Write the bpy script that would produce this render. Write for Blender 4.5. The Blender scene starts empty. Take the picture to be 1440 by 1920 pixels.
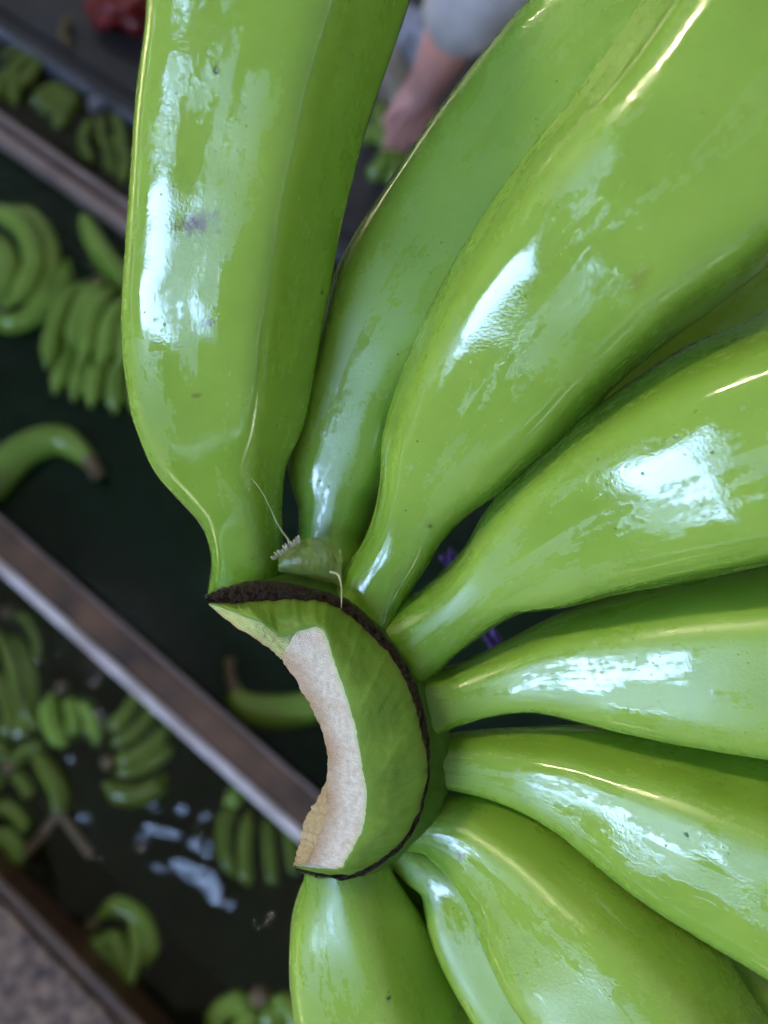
import bpy, bmesh, math, random
from mathutils import Vector, Matrix, noise
random.seed(7)
scene = bpy.context.scene
C = scene.collection

# ------------------------------------------------------------------ camera
W_, H_ = 1440.0, 1920.0
F_PX = 1444.0
TILT = math.radians(21.5)
CAM = Vector((0.0, 0.0, 1.05))
cd = bpy.data.cameras.new('camera')
cam = bpy.data.objects.new('camera', cd); C.objects.link(cam)
cam.location = CAM
cam.rotation_euler = (TILT, 0, 0)
cd.sensor_fit = 'HORIZONTAL'
cd.sensor_width = 26.0
cd.lens = 26.0 * F_PX / W_
cd.clip_start = 0.01; cd.clip_end = 200
cd.dof.use_dof = True
cd.dof.focus_distance = 0.152
cd.dof.aperture_fstop = 9.5
scene.camera = cam

# ------------------------------------------------------------------ world, sun, exposure
SUN_EL, SUN_DIR = 52.0, Vector((-0.866, 0.5, 0.0))        # towards the sun
w = bpy.data.worlds.new('World'); scene.world = w; w.use_nodes = True
nt = w.node_tree; bg = nt.nodes['Background']
sky = nt.nodes.new('ShaderNodeTexSky'); sky.sky_type = 'NISHITA'; sky.sun_disc = False
sky.sun_elevation = math.radians(SUN_EL)
sky.sun_rotation = math.atan2(SUN_DIR.x, SUN_DIR.y)
nt.links.new(sky.outputs[0], bg.inputs[0]); bg.inputs[1].default_value = 0.15
sd = bpy.data.lights.new('sun', 'SUN'); sun = bpy.data.objects.new('sun', sd); C.objects.link(sun)
sd.energy = 0.5; sd.angle = math.radians(10); sd.color = (1.0, 0.84, 0.55)
h = SUN_DIR.normalized() * math.cos(math.radians(SUN_EL)); 
sun.rotation_euler = Vector((h.x, h.y, math.sin(math.radians(SUN_EL)))).to_track_quat('Z', 'Y').to_euler()
scene.view_settings.view_transform = 'Standard'
scene.view_settings.look = 'None'
scene.view_settings.exposure = 5.6
scene.view_settings.gamma = 1
scene.cycles.use_denoising = True
scene.cycles.max_bounces = 8
scene.cycles.transparent_max_bounces = 12
scene.cycles.caustics_reflective = False
scene.cycles.caustics_refractive = False
scene.cycles.sample_clamp_indirect = 4.0

# ------------------------------------------------------------------ measuring helpers (photo point + real distance -> real place)
RIGHT = Vector((1, 0, 0)); UP = Vector((0, math.cos(TILT), math.sin(TILT))); FWD = Vector((0, math.sin(TILT), -math.cos(TILT)))
def ray(px, py): return FWD + RIGHT * ((px - W_/2) / F_PX) - UP * ((py - H_/2) / F_PX)
def at(px, py, d): return CAM + ray(px, py) * d
def atz(px, py, z):
    r = ray(px, py)
    return CAM + r * ((z - CAM.z) / r.z)
def lerp(a, b, t): return a + (b - a) * t
def smooth(t): t = max(0, min(1, t)); return t*t*(3-2*t)
def spline(pts, n):
    """Catmull-Rom through tuples of floats, n samples, even in chord length."""
    m = len(pts); k = len(pts[0])
    L = [0]
    for i in range(1, m):
        L.append(L[-1] + max(1e-9, math.sqrt(sum((pts[i][j]-pts[i-1][j])**2 for j in range(k)))))
    out = []
    for q in range(n):
        s = L[-1] * q / (n-1)
        i = 0
        while i < m-2 and s > L[i+1]: i += 1
        t = (s - L[i]) / (L[i+1]-L[i])
        h0 = L[i+1]-L[i]
        def tang(a):
            if a == 0: return [(pts[1][j]-pts[0][j])/(L[1]-L[0]) for j in range(k)]
            if a == m-1: return [(pts[-1][j]-pts[-2][j])/(L[-1]-L[-2]) for j in range(k)]
            return [(pts[a+1][j]-pts[a-1][j])/(L[a+1]-L[a-1]) for j in range(k)]
        m0, m1 = tang(i), tang(i+1)
        t2, t3 = t*t, t*t*t
        out.append(tuple((2*t3-3*t2+1)*pts[i][j] + (t3-2*t2+t)*h0*m0[j] + (-2*t3+3*t2)*pts[i+1][j] + (t3-t2)*h0*m1[j] for j in range(k)))
    return out
def fbm(v, s, o=3): return noise.fractal(v * s, 1.0, 2.0, o)

def link(name, me, mat=None, parent=None, smooth_=True):
    o = bpy.data.objects.new(name, me); C.objects.link(o)
    if mat: me.materials.append(mat)
    if parent: o.parent = parent
    if smooth_:
        me.polygons.foreach_set('use_smooth', [True]*len(me.polygons))
    me.update()
    return o
def mesh(name, vs, fs):
    me = bpy.data.meshes.new(name); me.from_pydata([tuple(v) for v in vs], [], fs); return me
def empty(name, loc, label, cat, group=None):
    o = bpy.data.objects.new(name, None); C.objects.link(o); o.location = loc
    o.empty_display_size = 0.02
    o['label'] = label; o['category'] = cat
    if group: o['group'] = group
    return o
def tag(o, label, cat, group=None):
    o['label'] = label; o['category'] = cat
    if group: o['group'] = group
    return o
def local(o, parent):
    """parent O to PARENT keeping its built-in-place coordinates"""
    o.parent = parent; o.matrix_parent_inverse = Matrix.Translation(-parent.location)
    return o

# ------------------------------------------------------------------ materials
def new_mat(name):
    m = bpy.data.materials.new(name); m.use_nodes = True
    return m, m.node_tree.nodes, m.node_tree.links, m.node_tree.nodes['Principled BSDF']
def N(nodes, t, **kw):
    n = nodes.new(t)
    for k, v in kw.items():
        if k in n.inputs: n.inputs[k].default_value = v
        else: setattr(n, k, v)
    return n
def ramp(nodes, links, src, stops):
    r = nodes.new('ShaderNodeValToRGB')
    while len(r.color_ramp.elements) < len(stops): r.color_ramp.elements.new(0.5)
    for e, (p, c) in zip(r.color_ramp.elements, stops):
        e.position = p; e.color = (c[0], c[1], c[2], 1) if not isinstance(c, (int, float)) else (c, c, c, 1)
    links.new(src, r.inputs[0]); return r
def mixc(nodes, links, fac, a, b, mode='MIX'):
    m = nodes.new('ShaderNodeMix'); m.data_type = 'RGBA'; m.blend_type = mode
    for sock, v in ((m.inputs[0], fac), (m.inputs[6], a), (m.inputs[7], b)):
        if hasattr(v, 'is_linked') or isinstance(v, bpy.types.NodeSocket): links.new(v, sock)
        elif isinstance(v, (int, float)): sock.default_value = v
        else: sock.default_value = (v[0], v[1], v[2], 1)
    return m.outputs[2]
def math_(nodes, links, op, a, b=None, clamp=False):
    m = nodes.new('ShaderNodeMath'); m.operation = op; m.use_clamp = clamp
    for i, v in enumerate((a, b)):
        if v is None: continue
        if isinstance(v, bpy.types.NodeSocket): links.new(v, m.inputs[i])
        else: m.inputs[i].default_value = v
    return m.outputs[0]

def simple(name, col, rough=0.6, var=0.25, scale=60, bump=0.0, spec=0.5, col2=None, coat=0.0):
    m, nd, ln, b = new_mat(name)
    tc = nd.new('ShaderNodeTexCoord')
    n1 = N(nd, 'ShaderNodeTexNoise', Scale=scale, Detail=5.0, Roughness=0.6); ln.new(tc.outputs['Object'], n1.inputs['Vector'])
    c2 = col2 or tuple(max(0, c*(1-var)) for c in col)
    r = ramp(nd, ln, n1.outputs[0], [(0.35, c2), (0.65, col)])
    ln.new(r.outputs[0], b.inputs['Base Color'])
    b.inputs['Roughness'].default_value = rough; b.inputs['Specular IOR Level'].default_value = spec
    b.inputs['Coat Weight'].default_value = coat; b.inputs['Coat Roughness'].default_value = 0.08
    if bump:
        bp = N(nd, 'ShaderNodeBump', Strength=bump, Distance=0.003); ln.new(n1.outputs[0], bp.inputs['Height']); ln.new(bp.outputs[0], b.inputs['Normal'])
    return m

def banana_skin(name, seed=0.0, wet=0.5, scars=()):
    m, nd, ln, b = new_mat(name)
    tc = nd.new('ShaderNodeTexCoord')
    mp = nd.new('ShaderNodeMapping'); mp.inputs['Location'].default_value = (seed*0.37, seed*0.21, seed*0.13)
    ln.new(tc.outputs['Object'], mp.inputs['Vector']); P = mp.outputs[0]
    uv = nd.new('ShaderNodeMapping'); uv.inputs['Scale'].default_value = (1, 1, 1); uv.inputs['Location'].default_value = (seed*1.3, seed*0.7, 0)
    ln.new(tc.outputs['UV'], uv.inputs['Vector']); U = uv.outputs[0]
    # pigment: soft mottling, lengthwise streaks, paler ridges
    n1 = N(nd, 'ShaderNodeTexNoise', Scale=55.0, Detail=4.0, Roughness=0.55); ln.new(P, n1.inputs['Vector'])
    base = ramp(nd, ln, n1.outputs[0], [(0.3, (0.210, 0.376, 0.040)), (0.7, (0.272, 0.448, 0.060))]).outputs[0]
    us = nd.new('ShaderNodeMapping'); us.inputs['Scale'].default_value = (18, 420, 1); ln.new(U, us.inputs['Vector'])
    n2 = N(nd, 'ShaderNodeTexNoise', Scale=1.0, Detail=3.0); ln.new(us.outputs[0], n2.inputs['Vector'])
    st = ramp(nd, ln, n2.outputs[0], [(0.35, 0.0), (0.75, 0.35)]).outputs[0]
    base = mixc(nd, ln, st, base, (0.26, 0.42, 0.075))
    at_ = nd.new('ShaderNodeAttribute'); at_.attribute_name = 'ridge'
    base = mixc(nd, ln, math_(nd, ln, 'MULTIPLY', at_.outputs['Fac'], 0.22), base, (0.33, 0.48, 0.10))
    an = nd.new('ShaderNodeAttribute'); an.attribute_name = 'neck'
    base = mixc(nd, ln, math_(nd, ln, 'MULTIPLY', an.outputs['Fac'], 0.85), base, (0.105, 0.245, 0.018))  # deeper green neck: partly its own pigment, partly crevice shade painted in
    # dark pin-prick specks
    vo = N(nd, 'ShaderNodeTexVoronoi', Scale=300.0, Randomness=1.0); ln.new(P, vo.inputs['Vector'])
    sp = ramp(nd, ln, vo.outputs['Distance'], [(0.03, 1.0), (0.09, 0.0)]).outputs[0]
    n3 = N(nd, 'ShaderNodeTexNoise', Scale=140.0, Detail=2.0); ln.new(P, n3.inputs['Vector'])
    sel = ramp(nd, ln, n3.outputs[0], [(0.57, 0.0), (0.63, 1.0)]).outputs[0]
    speck = math_(nd, ln, 'MULTIPLY', sp, sel)
    vo2 = N(nd, 'ShaderNodeTexVoronoi', Scale=760.0, Randomness=1.0); ln.new(P, vo2.inputs['Vector'])
    sp2 = ramp(nd, ln, vo2.outputs['Distance'], [(0.06, 0.55), (0.16, 0.0)]).outputs[0]
    n3b = N(nd, 'ShaderNodeTexNoise', Scale=90.0, Detail=2.0); ln.new(P, n3b.inputs['Vector'])
    speck = math_(nd, ln, 'MAXIMUM', speck, math_(nd, ln, 'MULTIPLY', sp2, ramp(nd, ln, n3b.outputs[0], [(0.56, 0.0), (0.70, 1.0)]).outputs[0]))
    base = mixc(nd, ln, math_(nd, ln, 'MULTIPLY', speck, 0.7), base, (0.055, 0.11, 0.015))
    # brown rubbed scars at their places on the peel (object space)
    for (pos, size, col, amt) in scars:
        s = nd.new('ShaderNodeMapping'); s.vector_type = 'TEXTURE'
        s.inputs['Location'].default_value = pos; s.inputs['Rotation'].default_value = (TILT, 0, 0.08); s.inputs['Scale'].default_value = size
        ln.new(tc.outputs['Object'], s.inputs['Vector'])
        ns = N(nd, 'ShaderNodeTexNoise', Scale=420.0, Detail=6.0, Roughness=0.7); ln.new(tc.outputs['Object'], ns.inputs['Vector'])
        ad = nd.new('ShaderNodeVectorMath'); ad.operation = 'LENGTH'; ln.new(s.outputs[0], ad.inputs[0])
        k = math_(nd, ln, 'ADD', ad.outputs['Value'], math_(nd, ln, 'MULTIPLY', ns.outputs[0], 1.9))
        msk = ramp(nd, ln, k, [(0.85/2, amt), (1.0, 0.0)]) 
        k2 = math_(nd, ln, 'MULTIPLY', k, 0.5); ln.new(k2, msk.inputs[0])
        msk.color_ramp.elements[0].position = 0.50; msk.color_ramp.elements[1].position = 0.78
        base = mixc(nd, ln, msk.outputs[0], base, col)
    ln.new(base, b.inputs['Base Color'])
    # water film: smooth where wet, orange-peel where it has dried
    uw = nd.new('ShaderNodeMapping'); uw.inputs['Scale'].default_value = (28, 75, 1); ln.new(U, uw.inputs['Vector'])
    n4 = N(nd, 'ShaderNodeTexNoise', Scale=1.0, Detail=8.0, Roughness=0.70); ln.new(uw.outputs[0], n4.inputs['Vector'])
    lo = 0.60 - 0.26*wet
    n4b = N(nd, 'ShaderNodeTexNoise', Scale=750.0, Detail=3.0); ln.new(P, n4b.inputs['Vector'])
    n4s = math_(nd, ln, 'ADD', n4.outputs[0], math_(nd, ln, 'MULTIPLY', math_(nd, ln, 'SUBTRACT', n4b.outputs[0], 0.5), 0.16))
    wetm = ramp(nd, ln, n4s, [(lo, 0.0), (lo+0.05, 1.0)]).outputs[0]
    rg = nd.new('ShaderNodeMapRange'); ln.new(wetm, rg.inputs[0]); rg.inputs[3].default_value = 0.37; rg.inputs[4].default_value = 0.07
    ln.new(rg.outputs[0], b.inputs['Roughness'])
    b.inputs['IOR'].default_value = 1.48
    b.inputs['Specular IOR Level'].default_value = 0.75
    b.inputs['Subsurface Weight'].default_value = 0.18
    b.inputs['Subsurface Radius'].default_value = (0.5, 1.0, 0.25)
    b.inputs['Subsurface Scale'].default_value = 0.004
    n5 = N(nd, 'ShaderNodeTexNoise', Scale=2100.0, Detail=2.0, Roughness=0.5); ln.new(P, n5.inputs['Vector'])
    n6 = N(nd, 'ShaderNodeTexNoise', Scale=190.0, Detail=3.0); ln.new(P, n6.inputs['Vector'])
    dry = nd.new('ShaderNodeMapRange'); ln.new(wetm, dry.inputs[0]); dry.inputs[3].default_value = 0.30; dry.inputs[4].default_value = 0.13
    b1 = N(nd, 'ShaderNodeBump', Distance=0.00011); ln.new(dry.outputs[0], b1.inputs['Strength']); ln.new(n5.outputs[0], b1.inputs['Height'])
    b2 = N(nd, 'ShaderNodeBump', Strength=0.04, Distance=0.0007); ln.new(n6.outputs[0], b2.inputs['Height']); ln.new(b1.outputs[0], b2.inputs['Normal'])
    b3 = N(nd, 'ShaderNodeBump', Strength=0.5, Distance=0.0006); b3.invert = True; ln.new(speck, b3.inputs['Height']); ln.new(b2.outputs[0], b3.inputs['Normal'])
    b4 = N(nd, 'ShaderNodeBump', Strength=0.05, Distance=0.0003); ln.new(wetm, b4.inputs['Height']); ln.new(b3.outputs[0], b4.inputs['Normal'])
    ln.new(b4.outputs[0], b.inputs['Normal'])
    return m

# ------------------------------------------------------------------ the setting: unseen cover and walls added to shape the light, tanks, water, floor
def box(name, corners, z0, z1, mat, parent=None):
    """a prism over a four-sided footprint (list of xy), bevelled"""
    bm = bmesh.new()
    lo = [bm.verts.new((p[0], p[1], z0)) for p in corners]; hi = [bm.verts.new((p[0], p[1], z1)) for p in corners]
    bm.faces.new(lo[::-1]); bm.faces.new(hi)
    for i in range(4): bm.faces.new((lo[i], lo[(i+1) % 4], hi[(i+1) % 4], hi[i]))
    bmesh.ops.recalc_face_normals(bm, faces=bm.faces)
    me = bpy.data.meshes.new(name); bm.to_mesh(me); bm.free()
    o = link(name, me, mat, None, False)
    bv = o.modifiers.new('edge', 'BEVEL'); bv.width = 0.003; bv.segments = 2; bv.limit_method = 'ANGLE'
    if parent: local(o, parent)
    return o

M_roof = simple('unseen_roof_sheet', (0.10, 0.10, 0.095), 0.8, 0.4, 3)  # unseen cover, put in to hold back the overhead sky
M_wall = simple('sky_block_surface', (0.10, 0.095, 0.09), 0.9, 0.3, 3)
nd, ln = M_roof.node_tree.nodes, M_roof.node_tree.links        # translucency added to the unseen sheets as soft overhead fill
tl = nd.new('ShaderNodeBsdfTranslucent'); tl.inputs[0].default_value = (0.86, 0.76, 0.60, 1)
ms = nd.new('ShaderNodeMixShader'); ms.inputs[0].default_value = 0.016
ln.new(nd['Principled BSDF'].outputs[0], ms.inputs[1]); ln.new(tl.outputs[0], ms.inputs[2]); ln.new(ms.outputs[0], nd['Material Output'].inputs[0])
def corrugated(name, x0, x1, y0, y1, z):
    n = max(2, int((y1-y0)/0.04)); vs = []; fs = []
    for i in range(n+1):
        y = y0 + (y1-y0)*i/n
        zz = z + 0.012*math.sin(y*2*math.pi/0.16)
        vs += [(x0, y, zz), (x1, y, zz)]
    for i in range(n): fs.append((2*i, 2*i+1, 2*i+3, 2*i+2))
    o = link(name, mesh(name, vs, fs), M_roof); o['kind'] = 'structure'; return o
ROOF_Z = 3.2
SKX0, SKX1, SKY0, SKY1 = -3.6, -1.7, -2.85, -1.55  # opening in the unseen cover, placed to aim sky highlights at the peel
RB = 12
GX, GY, GAP = -1.59, 0.92, 0.010                # slot made in the unseen sheets to admit a little warm sun
corrugated('unseen_roof', -RB, SKX0, -RB, GY-GAP, ROOF_Z)
corrugated('unseen_roof', SKX1, RB, -RB, GY-GAP, ROOF_Z)
corrugated('unseen_roof', SKX0, SKX1, -RB, SKY0, ROOF_Z)
corrugated('unseen_roof', SKX0, SKX1, SKY1, GY-GAP, ROOF_Z)
corrugated('unseen_roof', -RB, RB, GY+GAP, RB, ROOF_Z)
corrugated('unseen_roof', -RB, GX-0.4, GY-GAP, GY+GAP, ROOF_Z)
corrugated('unseen_roof', GX+0.4, RB, GY-GAP, GY+GAP, ROOF_Z)
def wall(name, x0, y0, x1, y1, z0, z1, t=0.15):
    bm = bmesh.new(); bmesh.ops.create_cube(bm, size=1)
    for v in bm.verts:
        v.co = Vector((lerp(x0, x1, v.co.x+.5), lerp(y0, y1, v.co.y+.5), lerp(z0, z1, v.co.z+.5)))
    me = bpy.data.meshes.new(name); bm.to_mesh(me); bm.free()
    o = link(name, me, M_wall, None, False); o['kind'] = 'structure'
WH = 3.17                                      # unseen walls added to shut out low sky light, almost to the eaves
wall('sky_block_wall', -RB-.15, -RB, -RB, RB, -0.6, WH); wall('sky_block_wall', RB, -RB, RB+.15, RB, -0.6, 3.17)
wall('sky_block_wall', -RB, RB, RB, RB+.15, -0.6, WH); wall('sky_block_wall', -RB, -RB-.15, RB, -RB, -0.6, WH)

DIR = Vector((-4920.0, 3935.0, 0)).normalized()
NRM = Vector((DIR.y, -DIR.x, 0))
if NRM.y < 0: NRM = -NRM                      # across the walls, away from the viewer
def off(px, py, z): p = atz(px, py, z); return p.dot(NRM)
def strip(a, b, l0=-4.0, l1=4.0):
    return [DIR*l0 + NRM*a, DIR*l1 + NRM*a, DIR*l1 + NRM*b, DIR*l0 + NRM*b]

M_conc = simple('worn_concrete', (0.27, 0.175, 0.12), 0.7, 0.5, 75, 0.8, col2=(0.035, 0.024, 0.020))
M_brown = simple('brown_stained_cement', (0.150, 0.080, 0.045), 0.6, 0.5, 14, 0.4, col2=(0.040, 0.024, 0.017))
M_rust = simple('rusty_brown_edge', (0.10, 0.048, 0.020), 0.5, 0.5, 18, 0.3)
M_rim = simple('pale_wet_rim', (0.74, 0.68, 0.69), 0.4, 0.35, 16, 0.3, col2=(0.42, 0.36, 0.35))
M_rim2 = simple('pinkish_rim', (0.34, 0.25, 0.225), 0.5, 0.35, 20, 0.1)
M_liner = simple('charcoal_plastic', (0.022, 0.025, 0.032), 0.35, 0.4, 8, 0.1)
M_edge = simple('worn_liner_edge', (0.16, 0.18, 0.24), 0.35, 0.7, 9, 0.1, col2=(0.05, 0.06, 0.08))
M_floor = simple('dark_wet_floor', (0.045, 0.045, 0.048), 0.4, 0.6, 6, 0.3, col2=(0.02, 0.02, 0.022))
M_green = simple('dark_green_tank_paint', (0.035, 0.15, 0.075), 0.6, 0.5, 4)
M_mud = simple('dark_tank_bed', (0.060, 0.070, 0.040), 0.8, 0.6, 5)

Z_W1, Z_W2, Z_W3, Z_BAR = 0.03, 0.075, 0.07, 0.02
# middle divider (pale lip on its lower left edge)
w2b = off(300, 1238, Z_W2); w2w = off(300, 1316, Z_W2); w2e = off(300, 1345, Z_W2)
wall2 = empty('tank_wall', DIR*0 + NRM*w2b, 'brown cement tank divider with a pale lip, passing behind the cut crown', 'tank wall')
box('body', strip(w2w, w2b), -0.46, Z_W2, M_brown, wall2)
box('lip', strip(w2e, w2w-0.0005), Z_W2-0.035, Z_W2+0.004, M_rim, wall2)
box('edge_bead', strip(w2b+0.0005, w2b+0.004), Z_W2-0.01, Z_W2+0.002, M_rim2, wall2)
# upper divider with a groove along its top
a0, a1, a2, a3 = (off(120, y, Z_W1) for y in (293, 307, 324, 346))
wall1 = empty('tank_wall', NRM*a0, 'thin tank divider with two pale pink rims and a brown groove', 'tank wall')
box('body', strip(a2, a1), -0.46, Z_W1-0.012, M_rust, wall1)
box('rim', strip(a1+0.0003, a0), -0.46, Z_W1, M_rim2, wall1)
box('rim', strip(a3, a2-0.0003), -0.46, Z_W1, M_rim2, wall1)
# near slab, bottom left
b1 = off(140, 1825, Z_W3); b0 = b1 - 1.2
slab = empty('concrete_slab', NRM*b1, 'speckled concrete ledge with a rusty brown edge, bottom left corner', 'ledge')
box('slab_top', strip(b0, b1-0.004), -0.46, Z_W3, M_conc, slab)
box('edge_strip', strip(b1-0.0035, b1+0.012), -0.46, Z_W3-0.006, M_rust, slab)
# far liner edge and the dark floor beyond it
c1 = off(120, 128, Z_BAR)
bar = empty('tank_edge', NRM*c1, 'charcoal plastic tank edge with a worn bluish line, top left', 'tank edge')
box('lip', strip(c1-0.012, c1), -0.10, Z_BAR, M_edge, bar)
box('liner', strip(c1+0.0005, c1+0.09), -0.46, Z_BAR-0.004, M_liner, bar)
box('ridge', strip(c1+0.03, c1+0.042), Z_BAR-0.0035, Z_BAR+0.004, M_liner, bar)
def sheet(name, a, b, z, mat, l0=-4, l1=4):
    o = link(name, mesh(name, [(p.x, p.y, z) for p in strip(a, b, l0, l1)], [(0, 1, 2, 3)]), mat, None, False)
    o['kind'] = 'structure'; return o
sheet('floor', c1+0.0895, c1+5, 0.0, M_floor)
sheet('ground', -8, 9, -0.47, M_mud, -9, 9)
sheet('tank_bed', a3, w2b, -0.24, M_green)
sheet('tank_bed', w2w, b1, -0.26, M_mud)
sheet('tank_bed', c1, a0, -0.26, M_mud)

def water_mat(name, tint, ripple, scale, murk, amount):
    m, nd, ln, b = new_mat(name); nd.remove(b); out = nd['Material Output']
    tr = nd.new('ShaderNodeBsdfTransparent'); tr.inputs[0].default_value = (*tint, 1)
    gl = nd.new('ShaderNodeBsdfGlossy'); gl.inputs['Roughness'].default_value = 0.07 if ripple > 0.005 else 0.25
    fr = nd.new('ShaderNodeFresnel'); fr.inputs[0].default_value = 1.33
    mx = nd.new('ShaderNodeMixShader')
    tc = nd.new('ShaderNodeTexCoord')
    n1 = N(nd, 'ShaderNodeTexNoise', Scale=scale, Detail=2.5, Roughness=0.5, Distortion=0.8); ln.new(tc.outputs['Object'], n1.inputs['Vector'])
    bp = N(nd, 'ShaderNodeBump', Strength=1.0, Distance=ripple); ln.new(n1.outputs[0], bp.inputs['Height'])
    ln.new(bp.outputs[0], gl.inputs['Normal']); ln.new(bp.outputs[0], fr.inputs['Normal'])
    df = nd.new('ShaderNodeBsdfDiffuse'); df.inputs[0].default_value = (*murk, 1)
    mm = nd.new('ShaderNodeMixShader'); mm.inputs[0].default_value = amount
    nz = N(nd, 'ShaderNodeTexNoise', Scale=6.0, Detail=3.0); ln.new(tc.outputs['Object'], nz.inputs['Vector'])
    mr = ramp(nd, ln, nz.outputs[0], [(0.3, amount*0.6), (0.7, min(1, amount*1.3))]); ln.new(mr.outputs[0], mm.inputs[0])
    ln.new(tr.outputs[0], mm.inputs[1]); ln.new(df.outputs[0], mm.inputs[2])
    ln.new(fr.outputs[0], mx.inputs[0]); ln.new(mm.outputs[0], mx.inputs[1]); ln.new(gl.outputs[0], mx.inputs[2])
    ln.new(mx.outputs[0], out.inputs[0]); return m
M_water_mid = water_mat('still_dark_water', (0.6, 0.8, 0.7), 0.0008, 5, (0.001, 0.014, 0.006), 0.8)
M_water = water_mat('rippled_water', (0.58, 0.66, 0.42), 0.055, 5.0, (0.022, 0.027, 0.013), 0.36)
sheet('water', a3, w2b+0.004, 0.0, M_water_mid)
sheet('water', w2w, b1+0.012, 0.0, M_water)
sheet('water', c1-0.012, a0, 0.0, M_water)

# ------------------------------------------------------------------ peel cross-section: rounded five-sided
def section(phi0, p, n, bump=0.0):
    prof = []
    for i in range(n):
        a = 2*math.pi*i/n
        s = sum(max(0.0, math.cos(a - phi0 - math.pi/5 - k*2*math.pi/5))**p for k in range(5))
        r = 1/(s**(1/p))
        d = min(abs(((a-phi0) % (2*math.pi/5))), (2*math.pi/5) - ((a-phi0) % (2*math.pi/5)))
        rid = math.exp(-(d/0.10)**2)
        r *= 1 + bump*rid
        prof.append((r*math.sin(a), r*math.cos(a), rid))
    x0 = min(q[0] for q in prof); x1 = max(q[0] for q in prof)
    c, hh = (x0+x1)/2, (x1-x0)/2
    return [((q[0]-c)/hh, q[1]/hh, q[2]) for q in prof]

def tube(name, rings, ridge=None, neck=None, uvs=True, cap0=True, cap1=True):
    nr, n = len(rings), len(rings[0]); vs = [v for r in rings for v in r]; fs = []
    for i in range(nr-1):
        for j in range(n):
            k = (j+1) % n; fs.append((i*n+j, i*n+k, (i+1)*n+k, (i+1)*n+j))
    if cap0: fs.append(tuple(range(n))[::-1])
    if cap1: fs.append(tuple((nr-1)*n+j for j in range(n)))
    me = mesh(name, vs, fs)
    if uvs:
        ul = me.uv_layers.new(name='UVMap'); L = [0]
        for i in range(1, nr): L.append(L[-1] + ((sum(rings[i], Vector())-sum(rings[i-1], Vector()))/n).length)
        rad = max((rings[nr//2][0]-rings[nr//2][n//2]).length/2, 1e-4)
        for f in me.polygons:
            if len(f.vertices) != 4: continue
            jmax = max(v % n for v in f.vertices)
            for li, v in zip(f.loop_indices, f.vertices):
                j = v % n
                if jmax == n-1 and j == 0 and any(q % n == n-1 for q in f.vertices): j = n
                ul.data[li].uv = (L[v//n], j/n*2*math.pi*rad)
    for nm, val in (('ridge', ridge), ('neck', neck)):
        if val:
            a = me.attributes.new(nm, 'FLOAT', 'POINT'); a.data.foreach_set('value', val)
    bm = bmesh.new(); bm.from_mesh(me); bmesh.ops.recalc_face_normals(bm, faces=bm.faces); bm.to_mesh(me); bm.free()
    return me

# ------------------------------------------------------------------ THE HAND OF BANANAS
hand = empty('banana_hand', at(650, 1350, 0.165), 'large wet green banana hand held close, fingers fanning out from its cut crown', 'banana hand')
M_tip = simple('dry_blossom_end', (0.035, 0.022, 0.012), 0.85, 0.5, 300, 0.6)

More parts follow.
